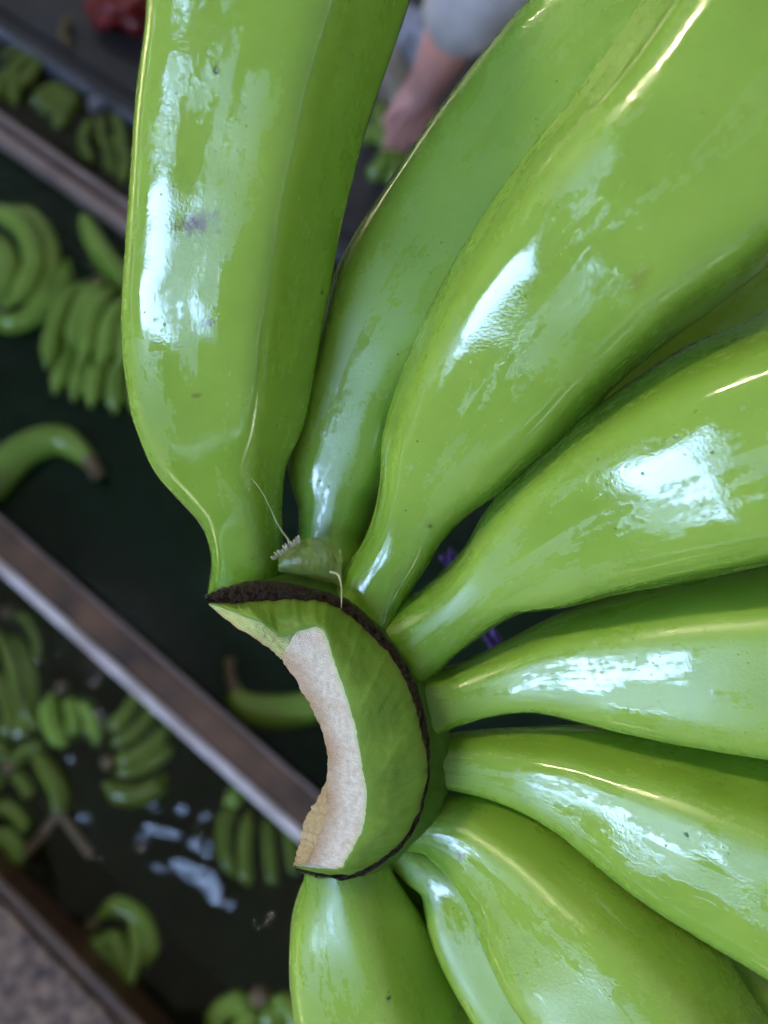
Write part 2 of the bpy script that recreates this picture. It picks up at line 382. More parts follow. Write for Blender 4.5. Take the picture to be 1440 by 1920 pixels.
RISE = 0.62
def finger(stations, depths, phi0, mat, tip_len=0.075, nseg=110, nring=80, rooted=False, rise=None, tilt=0.0, label=None, bump=0.0, sharp=8.4, neckfrac=0.34):
    """stations run from the tip end to the neck: (Lx,Ly,Rx,Ry) measured on the photo, each at its own real distance"""
    P = []
    for (lx, ly, rx, ry), d in zip(stations, depths):
        d = depths[-1] - (depths[-1]-d)*(rise or RISE)
        a, b = at(lx, ly, d + tilt), at(rx, ry, d - tilt)
        c = (a+b)/2; s = (b-a)/2
        P.append((c.x, c.y, c.z, s.x, s.y, s.z))
    S = spline(P[::-1], nseg)                     # neck first
    D = [(Vector(q[:3])-CAM).dot(FWD) for q in S]
    for _ in range(3):
        G_ = lambda i: D[i] if 0 <= i < nseg else (2*D[0]-D[-i] if i < 0 else 2*D[-1]-D[2*nseg-2-i])
        D = [sum(G_(i+k) for k in range(-13, 14))/27 for i in range(nseg)]
    S = [(*(CAM + (Vector(q[:3])-CAM)*(D[i]/(Vector(q[:3])-CAM).dot(FWD))), *(Vector(q[3:])*(D[i]/(Vector(q[:3])-CAM).dot(FWD)))) for i, q in enumerate(S)]
    # the root dives under the crown
    c0 = Vector(S[0][:3]); t0 = (c0 - Vector(S[3][:3])).normalized(); s0 = Vector(S[0][3:])
    root = [(*(c0 + t0*k*0.0022 + FWD*(k*k*0.0003)), *(s0*(1+0.03*k))) for k in (4, 3, 2, 1)] if rooted else []
    nr0 = len(root)
    # carry on out of the picture to a tapered tip
    c_end = Vector(S[-1][:3]); t_end = (Vector(S[-1][:3]) - Vector(S[-4][:3])).normalized(); s_end = Vector(S[-1][3:])
    ne = 40; ext = []; pos = c_end.copy(); t = t_end.copy()
    back = FWD
    for i in range(1, ne+1):
        u = i/ne
        t = (t + back*0.028).normalized()
        pos = pos + t*(tip_len/ne)
        k = (1 - smooth((u-0.35)/0.65)*0.80)
        ext.append((*pos, *(s_end*k)))
    S = root + S + ext
    m = len(S); rings = []; ridge = []; neck = []
    RV = [Vector(q[3:]).length for q in S]
    for _ in range(3):
        RV = [sum(RV[max(0, min(m-1, i+k))] for k in range(-11, 12))/23 for i in range(m)]
    for i, q in enumerate(S):
        c = Vector(q[:3]); s = Vector(q[3:])
        t = (Vector(S[min(i+1, m-1)][:3]) - Vector(S[max(i-1, 0)][:3])).normalized()
        s = s - t*s.dot(t)*0.5
        v = t.cross(s).normalized()
        if v.dot(CAM - c) < 0: v = -v
        u = max(0, i-nr0)/(nseg-1)
        body = smooth((u - 0.06)/neckfrac)
        s = s*(1 + 0.16*smooth((0.075-u)/0.075))
        p = lerp(4.2, sharp, body)
        prof = section(phi0, p, nring, bump*body)
        R = s.length; Rv = min(RV[i], 1.25*R)
        ring = []
        for (x, y, r) in prof:
            w_ = c + s*x + v*(Rv*y*lerp(0.92, 1.0, body))
            w_ = w_ + (w_-c).normalized()*(R*0.012*fbm(w_, 70, 2))
            ring.append(w_); ridge.append(r*body*0.9*(0.6+0.4*noise.noise(w_*60))); neck.append(1-smooth(u/0.24))
        rings.append(ring)
    o = link('banana', tube('banana', rings, ridge, neck), mat)
    local(o, hand)
    if label: o['label'] = label
    # dry blossom end
    c = Vector(S[-1][:3]); r0 = Vector(S[-1][3:]).length
    tr = []
    for k in range(7):
        u = k/6
        tr.append([c + (q-c)*(1.02 - 0.35*u) + t*(0.009*u-0.001) + (q-c)*0.12*noise.noise(q*900+Vector((k, 0, 0))) for q in rings[-1][::5]])
    e = link('blossom_end', tube('blossom_end', tr, uvs=False), M_tip); e.parent = o
    return o

SC = (0.075, 0.035, 0.018)
def loc(px, py, d): return tuple(at(px, py, d))
Z8 = lambda a, b, c: (a, b, c)
sk1 = banana_skin('peel_a', 1.1, 0.60, [(loc(385, 442, 0.140), Z8(0.0090, 0.0032, 0.05), (0.085, 0.030, 0.008), 0.95),
                                        (loc(396, 613, 0.142), Z8(0.0040, 0.0014, 0.05), SC, 0.75), (loc(372, 744, 0.147), Z8(0.0022, 0.0009, 0.05), SC, 0.6)])
sk2 = banana_skin('peel_b', 2.7, 0.40)
sk3 = banana_skin('peel_c', 4.9, 0.55, [(loc(1190, 535, 0.128), Z8(0.004, 0.004, 0.05), (0.22, 0.30, 0.03), 0.7)])
sk4 = banana_skin('peel_d', 6.3, 0.50)
sk5 = banana_skin('peel_e', 8.8, 0.35)
sk6 = banana_skin('peel_f', 11.2, 0.55)
sk7 = banana_skin('peel_g', 13.9, 0.42, [(loc(865, 1614, 0.164), Z8(0.0022, 0.0020, 0.05), (0.13, 0.09, 0.02), 0.9)])
sk8 = banana_skin('peel_h', 15.5, 0.35)

finger([(273, -150, 797, -150), (272, 0, 765, 0), (256, 190, 700, 190), (241, 400, 645, 400), (228, 590, 607, 590), (233, 690, 590, 690),
        (250, 780, 573, 780), (285, 860, 547, 862), (365, 955, 530, 955), (390, 1010, 530, 1010), (398, 1070, 528, 1070), (398, 1125, 520, 1125)],
       [.110, .117, .128, .139, .148, .153, .158, .163, .168, .170, .171, .172], math.radians(30), sk1, label='upright banana with a short brown scar across its front')
finger([(1120, -110, 1400, 100), (1000, 0, 1270, 190), (860, 160, 1120, 325), (720, 350, 990, 480), (625, 510, 890, 620), (590, 690, 780, 760),
        (555, 800, 745, 860), (545, 870, 715, 920), (572, 940, 690, 970), (577, 1000, 675, 1015), (580, 1080, 670, 1085)],
       [.150, .155, .162, .168, .172, .175, .177, .178, .178, .178, .178], math.radians(-27), sk2, tilt=0.0045, rise=0.78)
finger([(1330, -200, 1680, 260), (1195, 0, 1540, 420), (1090, 150, 1440, 510), (1000, 260, 1290, 620), (900, 400, 1190, 700), (840, 500, 1100, 790),
        (790, 600, 1030, 860), (750, 700, 960, 920), (722, 800, 890, 970), (717, 890, 830, 1025), (695, 980, 795, 1075), (660, 1050, 750, 1140), (640, 1090, 735, 1180)],
       [.108, .112, .118, .127, .137, .145, .152, .157, .161, .164, .167, .169, .170], math.radians(-33), sk3, rooted=True)
finger([(1560, 500, 1640, 1020), (1440, 575, 1500, 1055), (1300, 640, 1380, 1083), (1180, 715, 1260, 1108), (1080, 790, 1150, 1130), (990, 870, 1060, 1150),
        (920, 950, 980, 1163), (890, 1003, 930, 1182), (850, 1055, 885, 1208), (795, 1100, 840, 1240), (745, 1140, 800, 1265)],
       [.119, .125, .132, .141, .150, .157, .162, .165, .167, .169, .170], math.radians(-31), sk4, rooted=True)
finger([(1580, 1010, 1590, 1465), (1440, 1045, 1440, 1435), (1300, 1075, 1300, 1410), (1190, 1105, 1190, 1388), (1100, 1135, 1090, 1363), (1030, 1165, 1020, 1347),
        (960, 1200, 960, 1342), (900, 1228, 900, 1350), (850, 1248, 855, 1363), (790, 1262, 800, 1380)],
       [.141, .147, .153, .159, .164, .168, .170, .171, .172, .172], math.radians(-33), sk5, rooted=True)
finger([(1590, 1450, 1530, 1880), (1440, 1405, 1385, 1790), (1330, 1385, 1280, 1728), (1240, 1372, 1190, 1672), (1150, 1365, 1115, 1613), (1080, 1362, 1055, 1567),
        (1010, 1365, 995, 1530), (940, 1368, 935, 1504), (880, 1372, 880, 1488), (830, 1378, 835, 1478), (780, 1385, 790, 1475)],
       [.144, .151, .158, .163, .168, .171, .173, .174, .174, .174, .174], math.radians(-30), sk6)
finger([(1420, 1880, 1060, 2060), (1330, 1745, 985, 1930), (1220, 1660, 940, 1850), (1120, 1590, 910, 1780), (1040, 1545, 888, 1715), (970, 1515, 860, 1665),
        (910, 1497, 825, 1625), (860, 1490, 790, 1600), (820, 1495, 765, 1590), (785, 1500, 735, 1575)],
       [.150, .155, .161, .166, .170, .173, .175, .176, .176, .176], math.radians(-22), sk7, label='green banana with a small tan blotch near its neck')
finger([(1180, 1930, 970, 2060), (1100, 1840, 890, 1925), (1040, 1770, 845, 1850), (985, 1705, 812, 1780), (955, 1652, 792, 1715), (905, 1612, 778, 1668),
        (850, 1585, 745, 1640), (800, 1568, 722, 1615), (765, 1550, 695, 1598)],
       [.166, .170, .173, .176, .178, .179, .179, .179, .179], math.radians(48), sk8)
finger([(960, 2080, 600, 2080), (880, 1925, 570, 1920), (845, 1860, 550, 1860), (810, 1800, 541, 1790), (775, 1735, 544, 1730), (745, 1680, 560, 1680),
        (722, 1635, 578, 1645), (700, 1600, 592, 1612), (690, 1560, 600, 1570)],
       [.212, .194, .187, .182, .178, .1755, .174, .1735, .173], math.radians(-37), sk2, tilt=-0.005)
# the second row behind, seen through the gaps
finger([(1500, 1700, 1300, 1900), (1280, 1560, 1130, 1740), (1120, 1490, 1020, 1640), (1000, 1480, 930, 1590), (900, 1490, 850, 1560), (800, 1490, 760, 1540)],
       [.186, .190, .193, .194, .192, .186], math.radians(-20), sk5, tip_len=0.06)
finger([(1020, 2000, 780, 2060), (920, 1850, 730, 1890), (860, 1740, 700, 1780), (810, 1660, 700, 1690), (760, 1610, 690, 1630), (720, 1560, 670, 1590)],
       [.196, .198, .199, .198, .194, .186], math.radians(10), sk8, tip_len=0.06)
finger([(1560, 360, 1700, 620), (1360, 500, 1500, 740), (1200, 640, 1320, 860), (1050, 800, 1150, 970), (930, 950, 1000, 1060), (820, 1090, 870, 1170)],
       [.206, .206, .205, .203, .199, .190], math.radians(0), sk1, tip_len=0.06)

# water beads left on the peel
M_bead, nd, ln, b = new_mat('water_bead'); b.inputs['Base Color'].default_value = (1, 1, 1, 1); b.inputs['Transmission Weight'].default_value = 1.0
b.inputs['IOR'].default_value = 1.33; b.inputs['Roughness'].default_value = 0.0
rb = random.Random(21); bv, bf = [], []
for o in [q for q in hand.children if q.name.startswith('banana')][:9]:
    me = o.data; vsn = [v for v in me.vertices if v.normal.dot((CAM - v.co).normalized()) > 0.35]
    for v in rb.sample(vsn, 4):
        rr_ = rb.choice((.00022, .0003, .0003, .00045)); nrm = v.normal; t1 = nrm.orthogonal().normalized(); t2 = nrm.cross(t1); k0 = len(bv)
        for i in range(4):
            a = i/4*math.pi/2
            for j in range(8):
                an = j/8*2*math.pi; bv.append(v.co + nrm*(rr_*0.7*math.sin(a) - rr_*0.12) + (t1*math.cos(an) + t2*math.sin(an)*1.15)*rr_*math.cos(a))
        bv.append(v.co + nrm*rr_*0.6)
        for i in range(3):
            for j in range(8): bf.append((k0+i*8+j, k0+i*8+(j+1) % 8, k0+(i+1)*8+(j+1) % 8, k0+(i+1)*8+j))
        for j in range(8): bf.append((k0+24+j, k0+24+(j+1) % 8, k0+32))
bd = link('water_beads', mesh('water_beads', bv, bf), M_bead); bd['kind'] = 'stuff'; local(bd, hand)

# crown: crescent of cut stalk, lofted strip by strip
CR = [  # O outer edge of the dark scab, B scab/green skin, W green skin/cut flesh, I inner edge, J foot of the inner wall
 ((383,1118),(392,1131),(394,1133),(391,1133),(395,1130)), ((415,1104),(425,1132),(440,1148),(425,1163),(432,1155)), ((465,1091),(470,1128),(490,1168),(470,1192),(480,1180)),
 ((520,1090),(515,1125),(528,1195),(512,1222),(522,1208)), ((570,1099),(560,1124),(566,1181),(530,1240),(541,1228)), ((620,1112),(605,1128),(604,1180),(548,1265),(560,1255)),
 ((665,1135),(650,1150),(625,1235),(570,1303),(582,1296)), ((710,1178),(695,1190),(650,1305),(590,1340),(601,1335)), ((752,1230),(738,1238),(668,1370),(605,1375),(616,1372)),
 ((785,1295),(770,1300),(680,1440),(614,1415),(622,1413)), ((803,1370),(790,1372),(688,1490),(613,1455),(614,1456)), ((806,1440),(802,1440),(686,1520),(614,1490),(598,1494)),
 ((795,1510),(789,1508),(680,1555),(614,1522),(582,1518)), ((765,1575),(759,1570),(662,1590),(603,1554),(569,1546)), ((720,1618),(714,1611),(648,1614),(593,1585),(562,1576)),
 ((665,1646),(662,1638),(637,1628),(580,1608),(557,1600)), ((610,1645),(609,1639),(597,1628),(567,1621),(552,1617)), ((553,1632),(553,1627),(556,1623),(553,1621),(549,1624))]
NS = 220
flat = spline([tuple(c for p in row for c in p) for row in CR], NS)
DEP = dict(O=.1590, B=.1570, W=.1500, I=.1508, J=.1650)
def jit(k, amp, s): return amp*(noise.noise(Vector((k*0.23, s, 0.0))) + 0.6*noise.noise(Vector((k*0.61, s+7, 0.0))))
COL = {}
for nm, i in zip('OBWIJ', range(5)):
    pts = []
    for k in range(NS):
        x, y = flat[k][2*i], flat[k][2*i+1]
        end = min(1, k/18, (NS-1-k)/14)
        a = dict(O=3.2, B=4.2, W=2.2, I=3.0, J=4.0)[nm]*end
        pts.append((x + jit(k, a, i*3.1), y + jit(k, a, i*3.1+50)))
    COL[nm] = pts
def strip_mesh(name, A, B, da, db, mat, na=10, bulge=0.0, rough=0.0, rs=900, k0=0, k1=NS, rib=0.0, prof=None):
    vs = []; fs = []; n = k1-k0
    for k in range(k0, k1):
        tip = smooth(min(1, k/26, (NS-1-k)/20))
        for j in range(na+1):
            u = j/na
            x = lerp(A[k][0], B[k][0], u); y = lerp(A[k][1], B[k][1], u)
            d = lerp(da, db, prof(u) if prof else u)
            d = lerp(.1570, d, tip) if name != 'inner_wall' else lerp(.1585, d, tip)
            d -= bulge*math.sin(math.pi*u)*tip*((0.25+0.75*smooth((100-k)/55)) if name == 'scab_ridge' else 1)
            if rib: d -= rib*math.sin(math.pi*u)*(noise.noise(Vector((k*0.075, 3.3, 0))) + 0.6*noise.noise(Vector((k*0.17, 9.1, u))))*tip
            p = at(x, y, d)
            if rough: p = p - FWD*(rough*(fbm(p, rs, 3)))*(0.3+0.7*math.sin(math.pi*u))
            vs.append(p)
    for a in range(n-1):
        for j in range(na):
            fs.append((a*(na+1)+j, a*(na+1)+j+1, (a+1)*(na+1)+j+1, (a+1)*(na+1)+j))
    o = link(name, mesh(name, vs, fs), mat); local(o, hand); return o
# crown materials
def crown_skin():
    m, nd, ln, b = new_mat('crown_green_skin'); tc = nd.new('ShaderNodeTexCoord')
    n1 = N(nd, 'ShaderNodeTexNoise', Scale=130.0, Detail=4.0); ln.new(tc.outputs['Object'], n1.inputs['Vector'])
    c = ramp(nd, ln, n1.outputs[0], [(0.3, (0.12, 0.230, 0.030)), (0.7, (0.185, 0.32, 0.045))]).outputs[0]
    vo = N(nd, 'ShaderNodeTexVoronoi', Scale=420.0); ln.new(tc.outputs['Object'], vo.inputs['Vector'])
    s = ramp(nd, ln, vo.outputs['Distance'], [(0.04, 1.0), (0.10, 0.0)]).outputs[0]
    n3 = N(nd, 'ShaderNodeTexNoise', Scale=200.0); ln.new(tc.outputs['Object'], n3.inputs['Vector'])
    s = math_(nd, ln, 'MULTIPLY', s, ramp(nd, ln, n3.outputs[0], [(0.55, 0.0), (0.6, 1.0)]).outputs[0])
    c = mixc(nd, ln, s, c, (0.04, 0.07, 0.01))
    at_ = nd.new('ShaderNodeAttribute'); at_.attribute_name = 'rimfade'
    c = mixc(nd, ln, at_.outputs['Fac'], c, (0.10, 0.06, 0.022))
    ln.new(c, b.inputs['Base Color']); b.inputs['Roughness'].default_value = 0.42; b.inputs['Specular IOR Level'].default_value = 0.3
    b.inputs['Subsurface Weight'].default_value = 0.15; b.inputs['Subsurface Scale'].default_value = 0.003
    n2 = N(nd, 'ShaderNodeTexNoise', Scale=2200.0, Detail=2.0); ln.new(tc.outputs['Object'], n2.inputs['Vector'])
    bp = N(nd, 'ShaderNodeBump', Strength=0.35, Distance=0.0002); ln.new(n2.outputs[0], bp.inputs['Height']); ln.new(bp.outputs[0], b.inputs['Normal'])
    return m
def flesh(name, c0, c1, stain, amt, rough=0.35, sc=900.0):
    m, nd, ln, b = new_mat(name); tc = nd.new('ShaderNodeTexCoord')
    n1 = N(nd, 'ShaderNodeTexNoise', Scale=sc, Detail=5.0, Roughness=0.65); ln.new(tc.outputs['Object'], n1.inputs['Vector'])
    c = ramp(nd, ln, n1.outputs[0], [(0.25, c0), (0.62, c1)]).outputs[0]
    n2 = N(nd, 'ShaderNodeTexNoise', Scale=170.0, Detail=6.0, Roughness=0.7); ln.new(tc.outputs['Object'], n2.inputs['Vector'])
    s = ramp(nd, ln, n2.outputs[0], [(0.50, 0.0), (0.72, amt)]).outputs[0]
    c = mixc(nd, ln, s, c, stain)
    at_ = nd.new('ShaderNodeAttribute'); at_.attribute_name = 'edge'
    c = mixc(nd, ln, math_(nd, ln, 'MULTIPLY', at_.outputs['Fac'], math_(nd, ln, 'ADD', n2.outputs[0], 0.15)), c, (0.46, 0.30, 0.16))
    ag = nd.new('ShaderNodeAttribute'); ag.attribute_name = 'rind'
    c = mixc(nd, ln, math_(nd, ln, 'MULTIPLY', ag.outputs['Fac'], 0.75), c, (0.42, 0.52, 0.20))
    ln.new(c, b.inputs['Base Color']); b.inputs['Roughness'].default_value = rough
    b.inputs['Subsurface Weight'].default_value = 0.12; b.inputs['Subsurface Scale'].default_value = 0.002
    n3 = N(nd, 'ShaderNodeTexNoise', Scale=3200.0, Detail=3.0); ln.new(tc.outputs['Object'], n3.inputs['Vector'])
    bp = N(nd, 'ShaderNodeBump', Strength=0.8, Distance=0.0003); ln.new(n3.outputs[0], bp.inputs['Height'])
    bq = N(nd, 'ShaderNodeBump', Strength=0.25, Distance=0.0006); ln.new(n1.outputs[0], bq.inputs['Height']); ln.new(bp.outputs[0], bq.inputs['Normal'])
    ln.new(bq.outputs[0], b.inputs['Normal'])
    return m
def point_attr(o, name, fn, na):
    a = o.data.attributes.new(name, 'FLOAT', 'POINT')
    a.data.foreach_set('value', [fn((i % (na+1))/na, i//(na+1)) for i in range(len(o.data.vertices))])
M_crown = crown_skin()
M_scab = simple('dark_fibrous_scab', (0.065, 0.033, 0.020), 0.45, 0.7, 1100, 1.0, col2=(0.010, 0.005, 0.004))
M_flesh = flesh('pale_cut_flesh', (0.50, 0.46, 0.37), (0.74, 0.70, 0.61), (0.46, 0.31, 0.20), 0.42)
M_facet = flesh('pale_green_facet', (0.34, 0.46, 0.16), (0.50, 0.62, 0.28), (0.36, 0.30, 0.14), 0.4)
M_tan = flesh('torn_tan_fibre', (0.34, 0.27, 0.13), (0.58, 0.48, 0.29), (0.22, 0.14, 0.07), 0.7, 0.5)
M_collar = simple('deep_green_collar', (0.06, 0.15, 0.014), 0.5, 0.3, 60, 0.1)

scab = strip_mesh('scab_ridge', COL['O'], COL['B'], DEP['O'], DEP['B'], M_scab, 10, 0.0014, 0.0016, 1300)
skin = strip_mesh('crown_skin', COL['B'], COL['W'], DEP['B'], DEP['W'], M_crown, 22, 0.0006, 0.00025, 500, rib=0.00035, prof=lambda u: 1-(1-u)**1.6)
point_attr(skin, 'rimfade', lambda u, k: max(0, 1-u*9)*(0.5+0.5*noise.noise(Vector((k*0.2, 0, 0))))*0.9, 22)
KF = 47
facet = strip_mesh('cut_facet', COL['W'], COL['I'], DEP['W']+.0015, DEP['I'], M_facet, 12, 0.0, 0.0003, 800, 0, KF)
cut = strip_mesh('cut_face', COL['W'], COL['I'], DEP['W'], DEP['I'], M_flesh, 18, -0.0003, 0.00022, 1500, KF-2, NS)
point_attr(facet, 'edge', lambda u, k: smooth((u-0.70)/0.3), 12)
point_attr(cut, 'edge', lambda u, k: smooth((u-0.48)/0.5)*1.15, 18)
point_attr(cut, 'rind', lambda u, k: 1-smooth(u/(0.16+0.10*noise.noise(Vector((k*0.15, 4, 0))))), 18)
inner = strip_mesh('inner_wall', COL['I'], COL['J'], DEP['I'], DEP['J'], M_tan, 12, 0.0, 0.0012, 600)
# collar: from the scab outward and under, where the necks join
OUT = []
for k in range(NS):
    a = flat[max(0, k-3)]; b = flat[min(NS-1, k+3)]
    dx, dy = b[0]-a[0], b[1]-a[1]; l = math.hypot(dx, dy) or 1
    OUT.append((dy/l, -dx/l))
def offs(pts, r): return [(p[0]+n[0]*r, p[1]+n[1]*r) for p, n in zip(pts, OUT)]
vs = []; fs = []
prof_ = [(0, .1600), (6, .1650), (18, .1672), (34, .1690), (38, .176), (10, .186), (-70, .186), (-125, .178), (-150, .166)]
for k in range(NS):
    e = smooth(min(1, k/24, (NS-1-k)/20))
    for r, d in prof_:
        ox, oy = COL['O'][k]; wide = smooth((oy-1100)/80)*smooth((1590-oy)/90)*smooth((ox-640)/60)
        r2 = r*(0.10+0.90*e)*(0.28+0.72*wide)*(1 + 2.2*math.exp(-((COL['O'][k][0]-575)/60)**2)*(1 if COL['O'][k][1] < 1200 else 0))
        if r < 0: r2 = r*e*0.9
        q = (COL['O'][k][0]+OUT[k][0]*r2, COL['O'][k][1]+OUT[k][1]*r2) if r >= 0 else (lerp(COL['O'][k][0], COL['J'][k][0], -r/150), lerp(COL['O'][k][1], COL['J'][k][1], -r/150))
        vs.append(at(q[0], q[1], lerp(.1615, d, 0.3+0.7*e) if r >= 0 else lerp(.166, d, e)))
m_ = len(prof_)
for k in range(NS-1):
    for j in range(m_-1): fs.append((k*m_+j, k*m_+j+1, (k+1)*m_+j+1, (k+1)*m_+j))
collar = link('collar', mesh('collar', vs, fs), M_collar); local(collar, hand)

# fibres and the torn bract at the joint of the first two necks
M_fibre = simple('pale_dry_fibre', (0.42, 0.45, 0.26), 0.5, 0.3, 300)
M_bract, nd, ln, b = new_mat('translucent_bract'); b.inputs['Base Color'].default_value = (0.20, 0.22, 0.06, 1); b.inputs['Roughness'].default_value = 0.3
b.inputs['Alpha'].default_value = 0.72; b.inputs['Transmission Weight'].default_value = 0.0
tcn = nd.new('ShaderNodeTexCoord'); nz = N(nd, 'ShaderNodeTexNoise', Scale=500.0, Detail=4.0); ln.new(tcn.outputs['Object'], nz.inputs['Vector'])
rr = ramp(nd, ln, nz.outputs[0], [(0.3, (0.10, 0.19, 0.03)), (0.7, (0.22, 0.28, 0.08))]); ln.new(rr.outputs[0], b.inputs['Base Color'])
bp = N(nd, 'ShaderNodeBump', Strength=0.6, Distance=0.0004); ln.new(nz.outputs[0], bp.inputs['Height']); ln.new(bp.outputs[0], b.inputs['Normal'])
def wire(name, pts, r0, r1, mat, nseg=24, nside=6, parent=None, flat_=1.0):
    S = spline([tuple(p) for p in pts], nseg); rings = []
    for i, q in enumerate(S):
        c = Vector(q); t = (Vector(S[min(i+1, nseg-1)]) - Vector(S[max(i-1, 0)])).normalized()
        s = t.cross(FWD).normalized(); v = s.cross(t); r = lerp(r0, r1, i/(nseg-1))
        rings.append([c + s*(r*math.cos(a)) + v*(r*flat_*math.sin(a)) for a in (2*math.pi*j/nside for j in range(nside))])
    o = link(name, tube(name, rings, uvs=False), mat)
    if parent: local(o, parent)
    return o
wire('fibre', [at(472, 897, .1490), at(490, 920, .1500), at(508, 955, .1535), at(522, 985, .157), at(545, 1018, .1605)], .00010, .00022, M_fibre, parent=hand)
wire('fibre', [at(618, 1072, .1600), at(634, 1078, .1585), at(640, 1100, .1570), at(640, 1140, .1555)], .00030, .00012, M_fibre, parent=hand, flat_=0.4)
vs = []; fs = []; nu, nv = 34, 16
for i in range(nu+1):
    for j in range(nv+1):
        u = i/nu; v = j/nv
        x = lerp(522, 640, u) + 4*noise.noise(Vector((i*.4, j*.4, 1))); top = lerp(1046, 1030, u) - 30*math.sin(math.pi*min(1, u*1.05))**0.7; bot = lerp(1072, 1098, u)
        y = lerp(top, bot, v) + 3*noise.noise(Vector((i*.5, 2, j*.2)))
        d = .1640 - .0026*math.sin(math.pi*v)**0.6*math.sin(math.pi*lerp(.12, .95, u)) + .0003*noise.noise(Vector((i*.9, j*.9, 5)))
        vs.append(at(x, y, d))
for i in range(nu):
    for j in range(nv): fs.append((i*(nv+1)+j, (i+1)*(nv+1)+j, (i+1)*(nv+1)+j+1, i*(nv+1)+j+1))
bract = link('bract_remnant', mesh('bract_remnant', vs, fs), M_bract); local(bract, hand)
M_bristle = simple('whitish_bristle', (0.55, 0.55, 0.42), 0.4, 0.2, 300)
rnd = random.Random(3)
bm_v, bm_f = [], []
def bristle(p, q, r):
    t = (q-p).normalized(); s = t.cross(FWD).normalized(); v = s.cross(t); b0 = len(bm_v)
    for c, rr_ in ((p, r), (lerp(p, q, .6), r*1.1), (q, r*.5)):
        for a in range(5): bm_v.append(c + s*(rr_*math.cos(a*1.2566)) + v*(rr_*math.sin(a*1.2566)))
    for k in range(2):
        for a in range(5): bm_f.append((b0+k*5+a, b0+k*5+(a+1) % 5, b0+(k+1)*5+(a+1) % 5, b0+(k+1)*5+a))
    bm_f.append(tuple(b0+10+a for a in range(5)))
for i in range(16):
    u = i/15; x = lerp(516, 562, u); y = lerp(1048, 1016, u)
    L = rnd.uniform(5, 15); an = lerp(math.radians(195), math.radians(265), u) + rnd.uniform(-.2, .2)
    bristle(at(x, y, .1612), at(x+L*math.cos(an), y+L*math.sin(an), .1597+rnd.uniform(-.0004, .0004)), rnd.uniform(.00018, .00032))
br = link('bristles', mesh('bristles', bm_v, bm_f), M_bristle); br['kind'] = 'stuff'; local(br, hand)

# ------------------------------------------------------------------ bananas in the tanks behind
def bg_skin(name, a, b_):
    m, nd, ln, b = new_mat(name); tc = nd.new('ShaderNodeTexCoord')
    oi = nd.new('ShaderNodeObjectInfo')
    n1 = N(nd, 'ShaderNodeTexNoise', Scale=14.0, Detail=3.0); ln.new(tc.outputs['Object'], n1.inputs['Vector'])
    c = ramp(nd, ln, n1.outputs[0], [(0.3, a), (0.7, b_)]).outputs[0]
    c = mixc(nd, ln, math_(nd, ln, 'MULTIPLY', oi.outputs['Random'], 0.5), c, (a[0]*0.7, a[1]*0.65, a[2]*0.7))
    ln.new(c, b.inputs['Base Color']); b.inputs['Roughness'].default_value = 0.16
    return m
M_bg = bg_skin('floating_peel', (0.135, 0.255, 0.03), (0.22, 0.355, 0.055))
M_sub = bg_skin('olive_wet_peel', (0.065, 0.115, 0.010), (0.125, 0.18, 0.02))
M_stem = simple('tan_stem', (0.16, 0.115, 0.055), 0.5, 0.5, 60, 0.2)
def bg_finger(pts, r, z, mat, parent, name='banana', stem=None, stem_mat=None, tipz=0.0):
    """pts on the photo, laid on the level z; r in photo pixels there (one number, or one per point)"""
    m = len(pts); rs = r if isinstance(r, (list, tuple)) else None
    P = []
    for i, (x, y) in enumerate(pts):
        u = i/(m-1); zz = z + tipz*u
        c = atz(x, y, zz); d = (c-CAM).dot(FWD)
        if rs: rr_ = rs[i]
        else: rr_ = r
        P.append((c.x, c.y, c.z, rr_*d/F_PX))
    n = 30; S = spline(P, n); rings = []; ridge = []
    for i, q in enumerate(S):
        c = Vector(q[:3]); t = (Vector(S[min(i+1, n-1)][:3]) - Vector(S[max(i-1, 0)][:3])).normalized()
        s = t.cross(Vector((0, 0, 1))).normalized(); v = s.cross(t); u = i/(n-1)
        R = q[3]
        if not rs: R *= (0.42 + 0.58*smooth(u/0.22)) * (1 - 0.72*smooth((u-0.80)/0.20))
        rings.append([c + s*(R*x) + v*(R*y) for (x, y, _) in section(0.3, 6.0, 16)])
    o = link(name, tube(name, rings, uvs=False), mat); local(o, parent)
    return o
def blob(name, c, rad, mat, parent=None, seed=0, amp=0.35, freq=30, sub=3):
    bm = bmesh.new(); bmesh.ops.create_icosphere(bm, subdivisions=sub, radius=1)
    for v in bm.verts:
        d = 1 + amp*noise.fractal(v.co*freq/20 + Vector((seed, 0, 0)), 1, 2, 4)
        v.co = Vector((v.co.x*rad[0]*d, v.co.y*rad[1]*d, v.co.z*rad[2]*d)) + c
    me = bpy.data.meshes.new(name); bm.to_mesh(me); bm.free()
    o = link(name, me, mat)
    if parent: local(o, parent)
    return o
def bg_hand(label, crown, fingers, z, mat, group, crown_r=14, crown_mat=None):
    c = atz(crown[0], crown[1], z)
    e = empty('banana_hand', c, label, 'banana hand', group)
    d = (c-CAM).dot(FWD)*crown_r/F_PX
    blob('crown', c+Vector((0, 0, 0.006)), (d, d, d*0.7), crown_mat or M_stem, e, seed=crown[0]*.1, amp=0.4)
    for k, f in enumerate(fingers):
        pts, r = f[0], f[1]; dz = f[2] if len(f) > 2 else 0.0
        if dz < 0: dz *= 0.12
        bg_finger(pts, r, z+dz, mat, e)
    return e
def bg_single(label, pts, rs, z, mat, group, stem_pts=None, stem_r=None):
    c = atz(*pts[len(pts)//2], z)
    e = empty('banana', c, label, 'banana', group)
    bg_finger(pts, rs, z, mat, e, 'peel')
    for sp, sr in zip(stem_pts or [], stem_r or []): bg_finger(sp, sr, z+0.004, M_stem, e, 'stem')
    return e
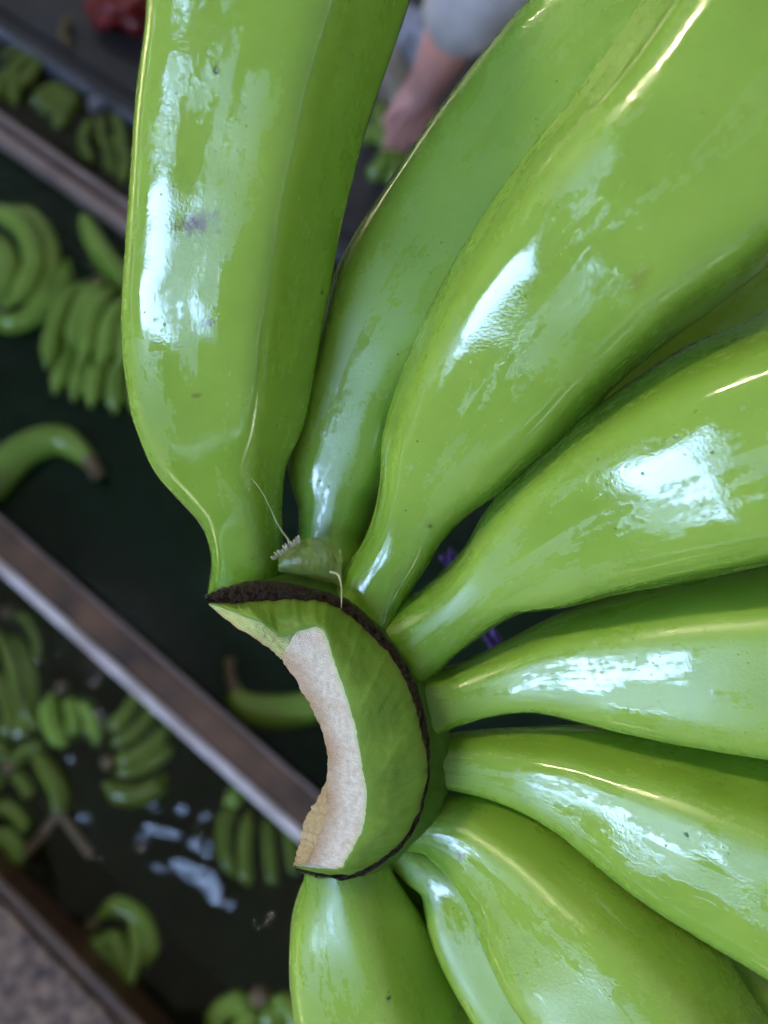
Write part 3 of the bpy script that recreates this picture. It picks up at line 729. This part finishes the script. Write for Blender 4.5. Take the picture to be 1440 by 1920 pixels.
G1 = 'banana hands floating in the wash tanks'; G2 = 'loose bananas floating in the wash tanks'
bg_hand('two-tiered hand of green bananas beside the upright banana, tips pointing down', (185, 535), [
    ([(165, 530), (125, 560), (100, 620), (88, 690)], 18, .022), ([(190, 530), (158, 570), (142, 610), (132, 650)], 18, .03), ([(210, 540), (178, 580), (162, 640), (152, 680)], 18, .032),
    ([(235, 560), (208, 600), (198, 640), (190, 680)], 18, .034), ([(265, 570), (240, 610), (232, 650), (228, 690)], 18, .034),
    ([(150, 600), (128, 660), (112, 705), (102, 738)], 17, .0), ([(180, 610), (155, 680), (144, 720), (138, 752)], 18, .002), ([(205, 620), (183, 690), (174, 730), (170, 762)], 19, .004),
    ([(235, 640), (218, 700), (214, 740), (216, 775)], 19, .004), ([(270, 650), (260, 700), (256, 740), (258, 780)], 19, .0)], 0.005, M_bg, G1, 16)
bg_hand('hand of curled green bananas cut off by the left edge of the photo', (-25, 500), [
    ([(-40, 395), (10, 405), (50, 440), (62, 495), (40, 545), (5, 578)], 21, .034), ([(-45, 455), (-5, 462), (14, 500), (0, 545), (-35, 575)], 23, .04),
    ([(0, 392), (52, 408), (86, 450), (92, 505), (70, 560), (40, 590)], 20, .012), ([(-30, 598), (30, 606), (85, 578), (116, 530), (126, 488)], 21, .0)], 0.01, M_bg, G1, 14)
bg_single('banana floating under the pink rimmed divider with its grey tip up', [(158, 408), (170, 440), (200, 490), (245, 540), (280, 570)], [12, 19, 22, 23, 15], 0.005, M_bg, G2)
bg_single('lone arched banana with a brown stem, at the left edge above the brown divider', [(-60, 960), (-20, 915), (45, 848), (110, 826), (150, 848), (168, 866)], [22, 34, 32, 28, 20, 15], 0.01, M_bg, G2,
          [[(164, 860), (175, 876), (184, 893)]], [[13, 12, 14]])
bg_single('small curved banana with an upright tan stem, floating behind the cut crown', [(440, 1288), (446, 1312), (480, 1332), (540, 1334), (610, 1318), (660, 1290)], [12, 22, 29, 31, 28, 18], 0.005, M_bg, G2,
          [[(430, 1235), (430, 1262), (440, 1298)]], [[10, 10, 12]])
# lower left tank
bg_hand('crowded olive banana hand at the left edge just under the pale lip', (20, 1150), [
    ([(10, 1150), (55, 1165), (76, 1215), (70, 1260)], 18), ([(-20, 1195), (30, 1215), (60, 1280), (50, 1360), (10, 1415)], 27, -.02), ([(-30, 1270), (10, 1290), (25, 1350), (0, 1400)], 26, -.01),
    ([(-10, 1180), (25, 1240), (40, 1310), (70, 1370)], 18, .01)], -0.012, M_sub, G1, 16)
bg_hand('dark green hand with a wet shining shoulder, left of the long parallel bananas', (120, 1290), [
    ([(100, 1300), (92, 1335), (105, 1375), (125, 1400)], 20, .008), ([(130, 1300), (140, 1350), (138, 1395)], 22, -.02), ([(150, 1305), (172, 1350), (172, 1395)], 20, -.02), ([(165, 1330), (185, 1370), (178, 1410)], 16)], -0.01, M_bg, G1, 15)
bg_hand('hand of long parallel bananas lying under the pale lip with one bright banana below', (205, 1430), [
    ([(195, 1375), (235, 1345), (265, 1300), (275, 1270)], 18, -.03), ([(200, 1400), (250, 1378), (285, 1340), (300, 1305)], 18, -.025), ([(205, 1430), (260, 1415), (305, 1380), (320, 1345)], 18, -.02),
    ([(205, 1450), (265, 1443), (315, 1410), (330, 1385)], 17, -.03), ([(195, 1470), (235, 1490), (285, 1482), (318, 1452)], 22, .0)], -0.004, M_sub, G1, 13)
bg_single('bent banana with a forked tan stem near the middle of the lower left tank', [(68, 1418), (90, 1445), (112, 1490), (108, 1535)], [14, 20, 21, 14], 0.0, M_sub, G2,
          [[(108, 1525), (82, 1562), (48, 1598)], [(112, 1525), (140, 1562), (172, 1604)]], [[10, 9, 10], [9, 8, 10]])
bg_hand('half sunk green hand on the left edge above the concrete ledge', (-15, 1540), [
    ([(-10, 1505), (30, 1525), (62, 1568)], 22), ([(-15, 1560), (20, 1580), (50, 1625)], 22, .004), ([(-10, 1600), (10, 1620), (30, 1650)], 18)], -0.012, M_bg, G1, 12)
bg_hand('hand of four bananas with tips down, beside the lower end of the crown', (440, 1495), [
    ([(445, 1500), (422, 1545), (424, 1600), (442, 1648)], 18), ([(470, 1515), (460, 1575), (460, 1630), (470, 1670)], 17, -.01), ([(505, 1520), (505, 1590), (510, 1640), (516, 1672)], 17, -.02), ([(540, 1530), (546, 1590), (556, 1650)], 17, -.03)], -0.004, M_sub, G1, 18, M_bg)
bg_hand('round clustered green hand with one wet gleaming banana, above the rusty edge', (175, 1735), [
    ([(180, 1725), (220, 1700), (262, 1722), (280, 1770), (270, 1820)], 20, -.01), ([(175, 1750), (195, 1800), (225, 1850)], 28, -.03), ([(195, 1745), (228, 1790), (245, 1850)], 24, -.02), ([(245, 1722), (256, 1770), (246, 1815), (232, 1862)], 15, .008)], -0.004, M_bg, G1, 13)
bg_hand('sunken hand at the bottom edge with a pale tan crown and shining water', (488, 1866), [
    ([(470, 1872), (420, 1890), (390, 1930)], 22), ([(480, 1880), (455, 1920), (440, 1960)], 24), ([(500, 1880), (510, 1930), (500, 1970)], 24), ([(510, 1872), (550, 1900), (570, 1940)], 22)], -0.003, M_bg, G1, 17)
bg_hand('olive hand wedged between the crowded hand and the bent forked banana', (20, 1440), [
    ([(20, 1440), (50, 1410), (90, 1400)], 17), ([(22, 1448), (45, 1470), (60, 1500)], 16), ([(10, 1445), (-10, 1470), (-15, 1500)], 18), ([(15, 1435), (5, 1405), (-20, 1390)], 16)], -0.004, M_sub, G1, 12)
# upper tank
bg_hand('far green hand in the top left tank, below the worn bluish line', (75, 105), [
    ([(70, 100), (40, 95), (5, 108)], 10), ([(70, 108), (38, 118), (20, 150)], 11, .01), ([(78, 112), (58, 138), (44, 162)], 10, .01), ([(60, 118), (30, 160), (25, 200)], 14, -.02), ([(40, 120), (8, 150), (-10, 190)], 14, -.02)], 0.004, M_sub, G1, 10)
bg_hand('olive hand with a pale mint tip, in the top left tank', (145, 165), [
    ([(145, 170), (115, 190), (75, 215)], 17, -.01), ([(148, 175), (125, 205), (105, 242)], 17, .0), ([(130, 165), (90, 175), (60, 200)], 14, -.02)], 0.0, M_sub, G1, 10)
bg_hand('grey crowned hand lying next to the upright banana in the top left tank', (185, 200), [
    ([(170, 225), (155, 265), (172, 305)], 12, .01), ([(188, 215), (188, 245), (192, 275)], 10, .008), ([(210, 215), (225, 240), (232, 270)], 11, .004), ([(215, 250), (235, 300), (228, 345)], 15), ([(195, 250), (205, 300), (210, 330)], 13, -.02)], 0.0, M_sub, G1, 17, simple('grey_cut_crown', (0.20, 0.19, 0.22), 0.4, 0.3, 40))
bg_hand('shaded banana hand on the floor below the forearm', (735, 268), [
    ([(730, 270), (700, 250), (670, 260)], 17, .0), ([(735, 280), (715, 310), (690, 335)], 18, .0), ([(728, 262), (712, 225), (716, 190)], 17, .0), ([(745, 285), (745, 320), (730, 350)], 18)], 0.03, M_bg, G1, 9, simple('pale_cut_crown', (0.34, 0.34, 0.28), 0.4, 0.3, 40))

# ------------------------------------------------------------------ odds and ends
def crumple(name, px, py, z, rad, mat, seed, label, cat, amp=0.6):
    c = atz(px, py, z); o = blob(name, c, rad, mat, None, seed, amp, 34, 4); return tag(o, label, cat)
M_red = simple('red_plastic', (0.22, 0.008, 0.010), 0.28, 0.5, 20)
crumple('plastic_bag', 236, 12, 0.035, (0.062, 0.055, 0.035), M_red, 2.0, 'crumpled red plastic bag on the dark floor, top left', 'plastic bag')
M_white = simple('milky_plastic', (0.50, 0.52, 0.62), 0.3, 0.3, 20)
crumple('plastic_bag', 772, 70, 0.05, (0.03, 0.05, 0.04), M_white, 5.0, 'milky white plastic bag beside the grey sleeve', 'plastic bag')
M_beige = simple('beige_cloth', (0.36, 0.32, 0.25), 0.8, 0.3, 30)
crumple('cloth', 735, 130, 0.03, (0.035, 0.075, 0.03), M_beige, 8.0, 'beige rumpled cloth seen between the upright banana and the forearm', 'cloth', 0.35)
M_yel = simple('yellowed_peel', (0.17, 0.13, 0.05), 0.6, 0.4, 60)
e = empty('banana_peel', atz(124, 60, 0.03), 'thin yellowed strip of peel on the charcoal tank edge', 'peel')
bg_finger([(132, 32), (120, 50), (120, 68), (130, 82)], [5, 7, 7, 5], 0.026, M_yel, e, 'strip')
M_purple = simple('purple_plastic', (0.055, 0.022, 0.17), 0.4, 0.3, 40)
vs = []; fs = []; n_ = 24
for i in range(n_+1):
    for j in range(7):
        x = lerp(836, 932, i/n_) + (j-3)*3.2 + 4*noise.noise(Vector((i*.5, j*.4, 3))); y = lerp(1040, 1212, i/n_) - (j-3)*4 + 5*noise.noise(Vector((i*.5, j*.4, 9)))
        vs.append(at(x, y, .240 + .004*noise.noise(Vector((i*.4, j*.5, 0)))))
for i in range(n_):
    for j in range(6): fs.append((i*7+j, (i+1)*7+j, (i+1)*7+j+1, i*7+j+1))
glv = link('plastic_strip', mesh('plastic_strip', vs, fs), M_purple); so = glv.modifiers.new('thick', 'SOLIDIFY'); so.thickness = 0.0015
tag(glv, 'purple plastic strip glimpsed in the dark gaps between the banana necks', 'plastic strip')

# ------------------------------------------------------------------ the person reaching down at the top
M_skin = simple('skin', (0.86, 0.45, 0.39), 0.5, 0.15, 25)
M_shirt = simple('grey_shirt_cloth', (0.62, 0.63, 0.68), 0.85, 0.35, 16, 0.5)
M_trouser = simple('dark_trouser_cloth', (0.03, 0.035, 0.05), 0.9, 0.3, 20)
M_hair = simple('black_hair', (0.012, 0.010, 0.009), 0.5, 0.4, 120)
def skinned(name, joints, edges, root, mat, parent, sub=2):
    me = bpy.data.meshes.new(name); me.from_pydata([j[:3] for j in joints], edges, [])
    o = bpy.data.objects.new(name, me); C.objects.link(o); me.materials.append(mat)
    sk = o.modifiers.new('skin', 'SKIN'); sk.use_smooth_shade = True
    me.skin_vertices.new() if not me.skin_vertices else None
    for v, j in zip(me.skin_vertices[0].data, joints):
        r = j[3]; v.radius = (r, r) if isinstance(r, (int, float)) else r
    me.skin_vertices[0].data[root].use_root = True
    ss = o.modifiers.new('sub', 'SUBSURF'); ss.levels = sub; ss.render_levels = sub
    if parent: local(o, parent)
    return o
hand_tip = atz(778, 205, 0.12); wrist = atz(797, 165, 0.16); elbow = atz(872, 15, 0.36)
shL = Vector((0.30, 1.02, 0.66)); shR = Vector((0.66, 1.10, 0.68)); chest = Vector((0.48, 1.16, 0.68)); neckb = Vector((0.46, 1.02, 0.74)); headc = Vector((0.44, 0.90, 0.80))
hip = Vector((0.56, 1.60, 0.78)); hipL = Vector((0.46, 1.62, 0.74)); hipR = Vector((0.66, 1.62, 0.74))
person = empty('person', Vector((0.56, 1.62, 0)), 'person in a loose grey shirt reaching a bare forearm down, top centre', 'person')
palm = lerp(wrist, hand_tip, 0.5)
J = [(*hip, .13), (*lerp(hip, chest, .5), .12), (*chest, .13), (*neckb, .055), (*lerp(neckb, headc, .55), .075), (*headc, .085), (*(headc+Vector((-.02, -.08, .0))), .06),
     (*shL, .055), (*lerp(shL, elbow, .5), .045), (*elbow, .040), (*lerp(elbow, wrist, .35), .040), (*wrist, .030), (*palm, (.040, .022)),
     (*shR, .055), (0.72, 0.95, 0.42, .040), (0.62, 1.0, 0.2, .027), (0.60, 1.0, 0.13, (.038, .02)),
     (*hipL, .085), (0.44, 1.50, 0.42, .055), (0.44, 1.66, 0.08, .036), (0.43, 1.50, 0.035, .035), (*hipR, .085), (0.70, 1.50, 0.42, .055), (0.70, 1.66, 0.08, .036), (0.70, 1.50, 0.035, .035)]
E = [(0,1),(1,2),(2,3),(3,4),(4,5),(5,6),(2,7),(7,8),(8,9),(9,10),(10,11),(11,12),(2,13),(13,14),(14,15),(15,16),(0,17),(17,18),(18,19),(19,20),(0,21),(21,22),(22,23),(23,24)]
across = (RIGHT*0.9 + UP*0.25).normalized(); down = (hand_tip - wrist).normalized()
for hp, dn in ((12, down), (16, Vector((-.1, .0, -1)).normalized())):
    base = Vector(J[hp][:3])
    for q, L in ((-.026, .068), (-.009, .078), (.009, .074), (.026, .060)):
        i0 = len(J)
        k0 = base + across*q + dn*.035; k1 = k0 + dn*L*.5 + FWD*.006; k2 = k1 + dn*L*.35 + FWD*.02 - UP*.002
        J += [(*k0, .0105), (*k1, .0095), (*k2, .0075)]; E += [(hp, i0), (i0, i0+1), (i0+1, i0+2)]
    i0 = len(J); t0 = base - across*.036 + dn*.002; t1 = t0 - across*.012 + dn*.032 + FWD*.008
    J += [(*t0, .012), (*t1, .009)]; E += [(hp, i0), (i0, i0+1)]
skinned('body', J, E, 0, M_skin, person)
cuff = lerp(elbow, wrist, 0.27)
SJ = [(*hip, .15), (*lerp(hip, chest, .5), .145), (*chest, .155), (*lerp(chest, neckb, .6), .08), (*shL, .085), (*lerp(shL, elbow, .5), .070), (*elbow, .062), (*cuff, .058), (*shR, .085), (0.70, 1.0, 0.50, .068)]
sh = skinned('shirt', SJ, [(0,1),(1,2),(2,3),(2,4),(4,5),(5,6),(6,7),(2,8),(8,9)], 0, M_shirt, person)
dt = bpy.data.textures.new('folds', 'CLOUDS'); dt.noise_scale = 0.05
dm = sh.modifiers.new('folds', 'DISPLACE'); dm.texture = dt; dm.strength = 0.016
skinned('trousers', [(*hip, .15), (*hipL, .10), (0.44, 1.50, 0.42, .072), (0.44, 1.66, 0.12, .055), (*hipR, .10), (0.70, 1.50, 0.42, .072), (0.70, 1.66, 0.12, .055)],
        [(0,1),(1,2),(2,3),(0,4),(4,5),(5,6)], 0, M_trouser, person)
hr = blob('hair', headc + Vector((0, .012, .022)), (.095, .105, .095), M_hair, person, 3.0, .08, 40, 3)
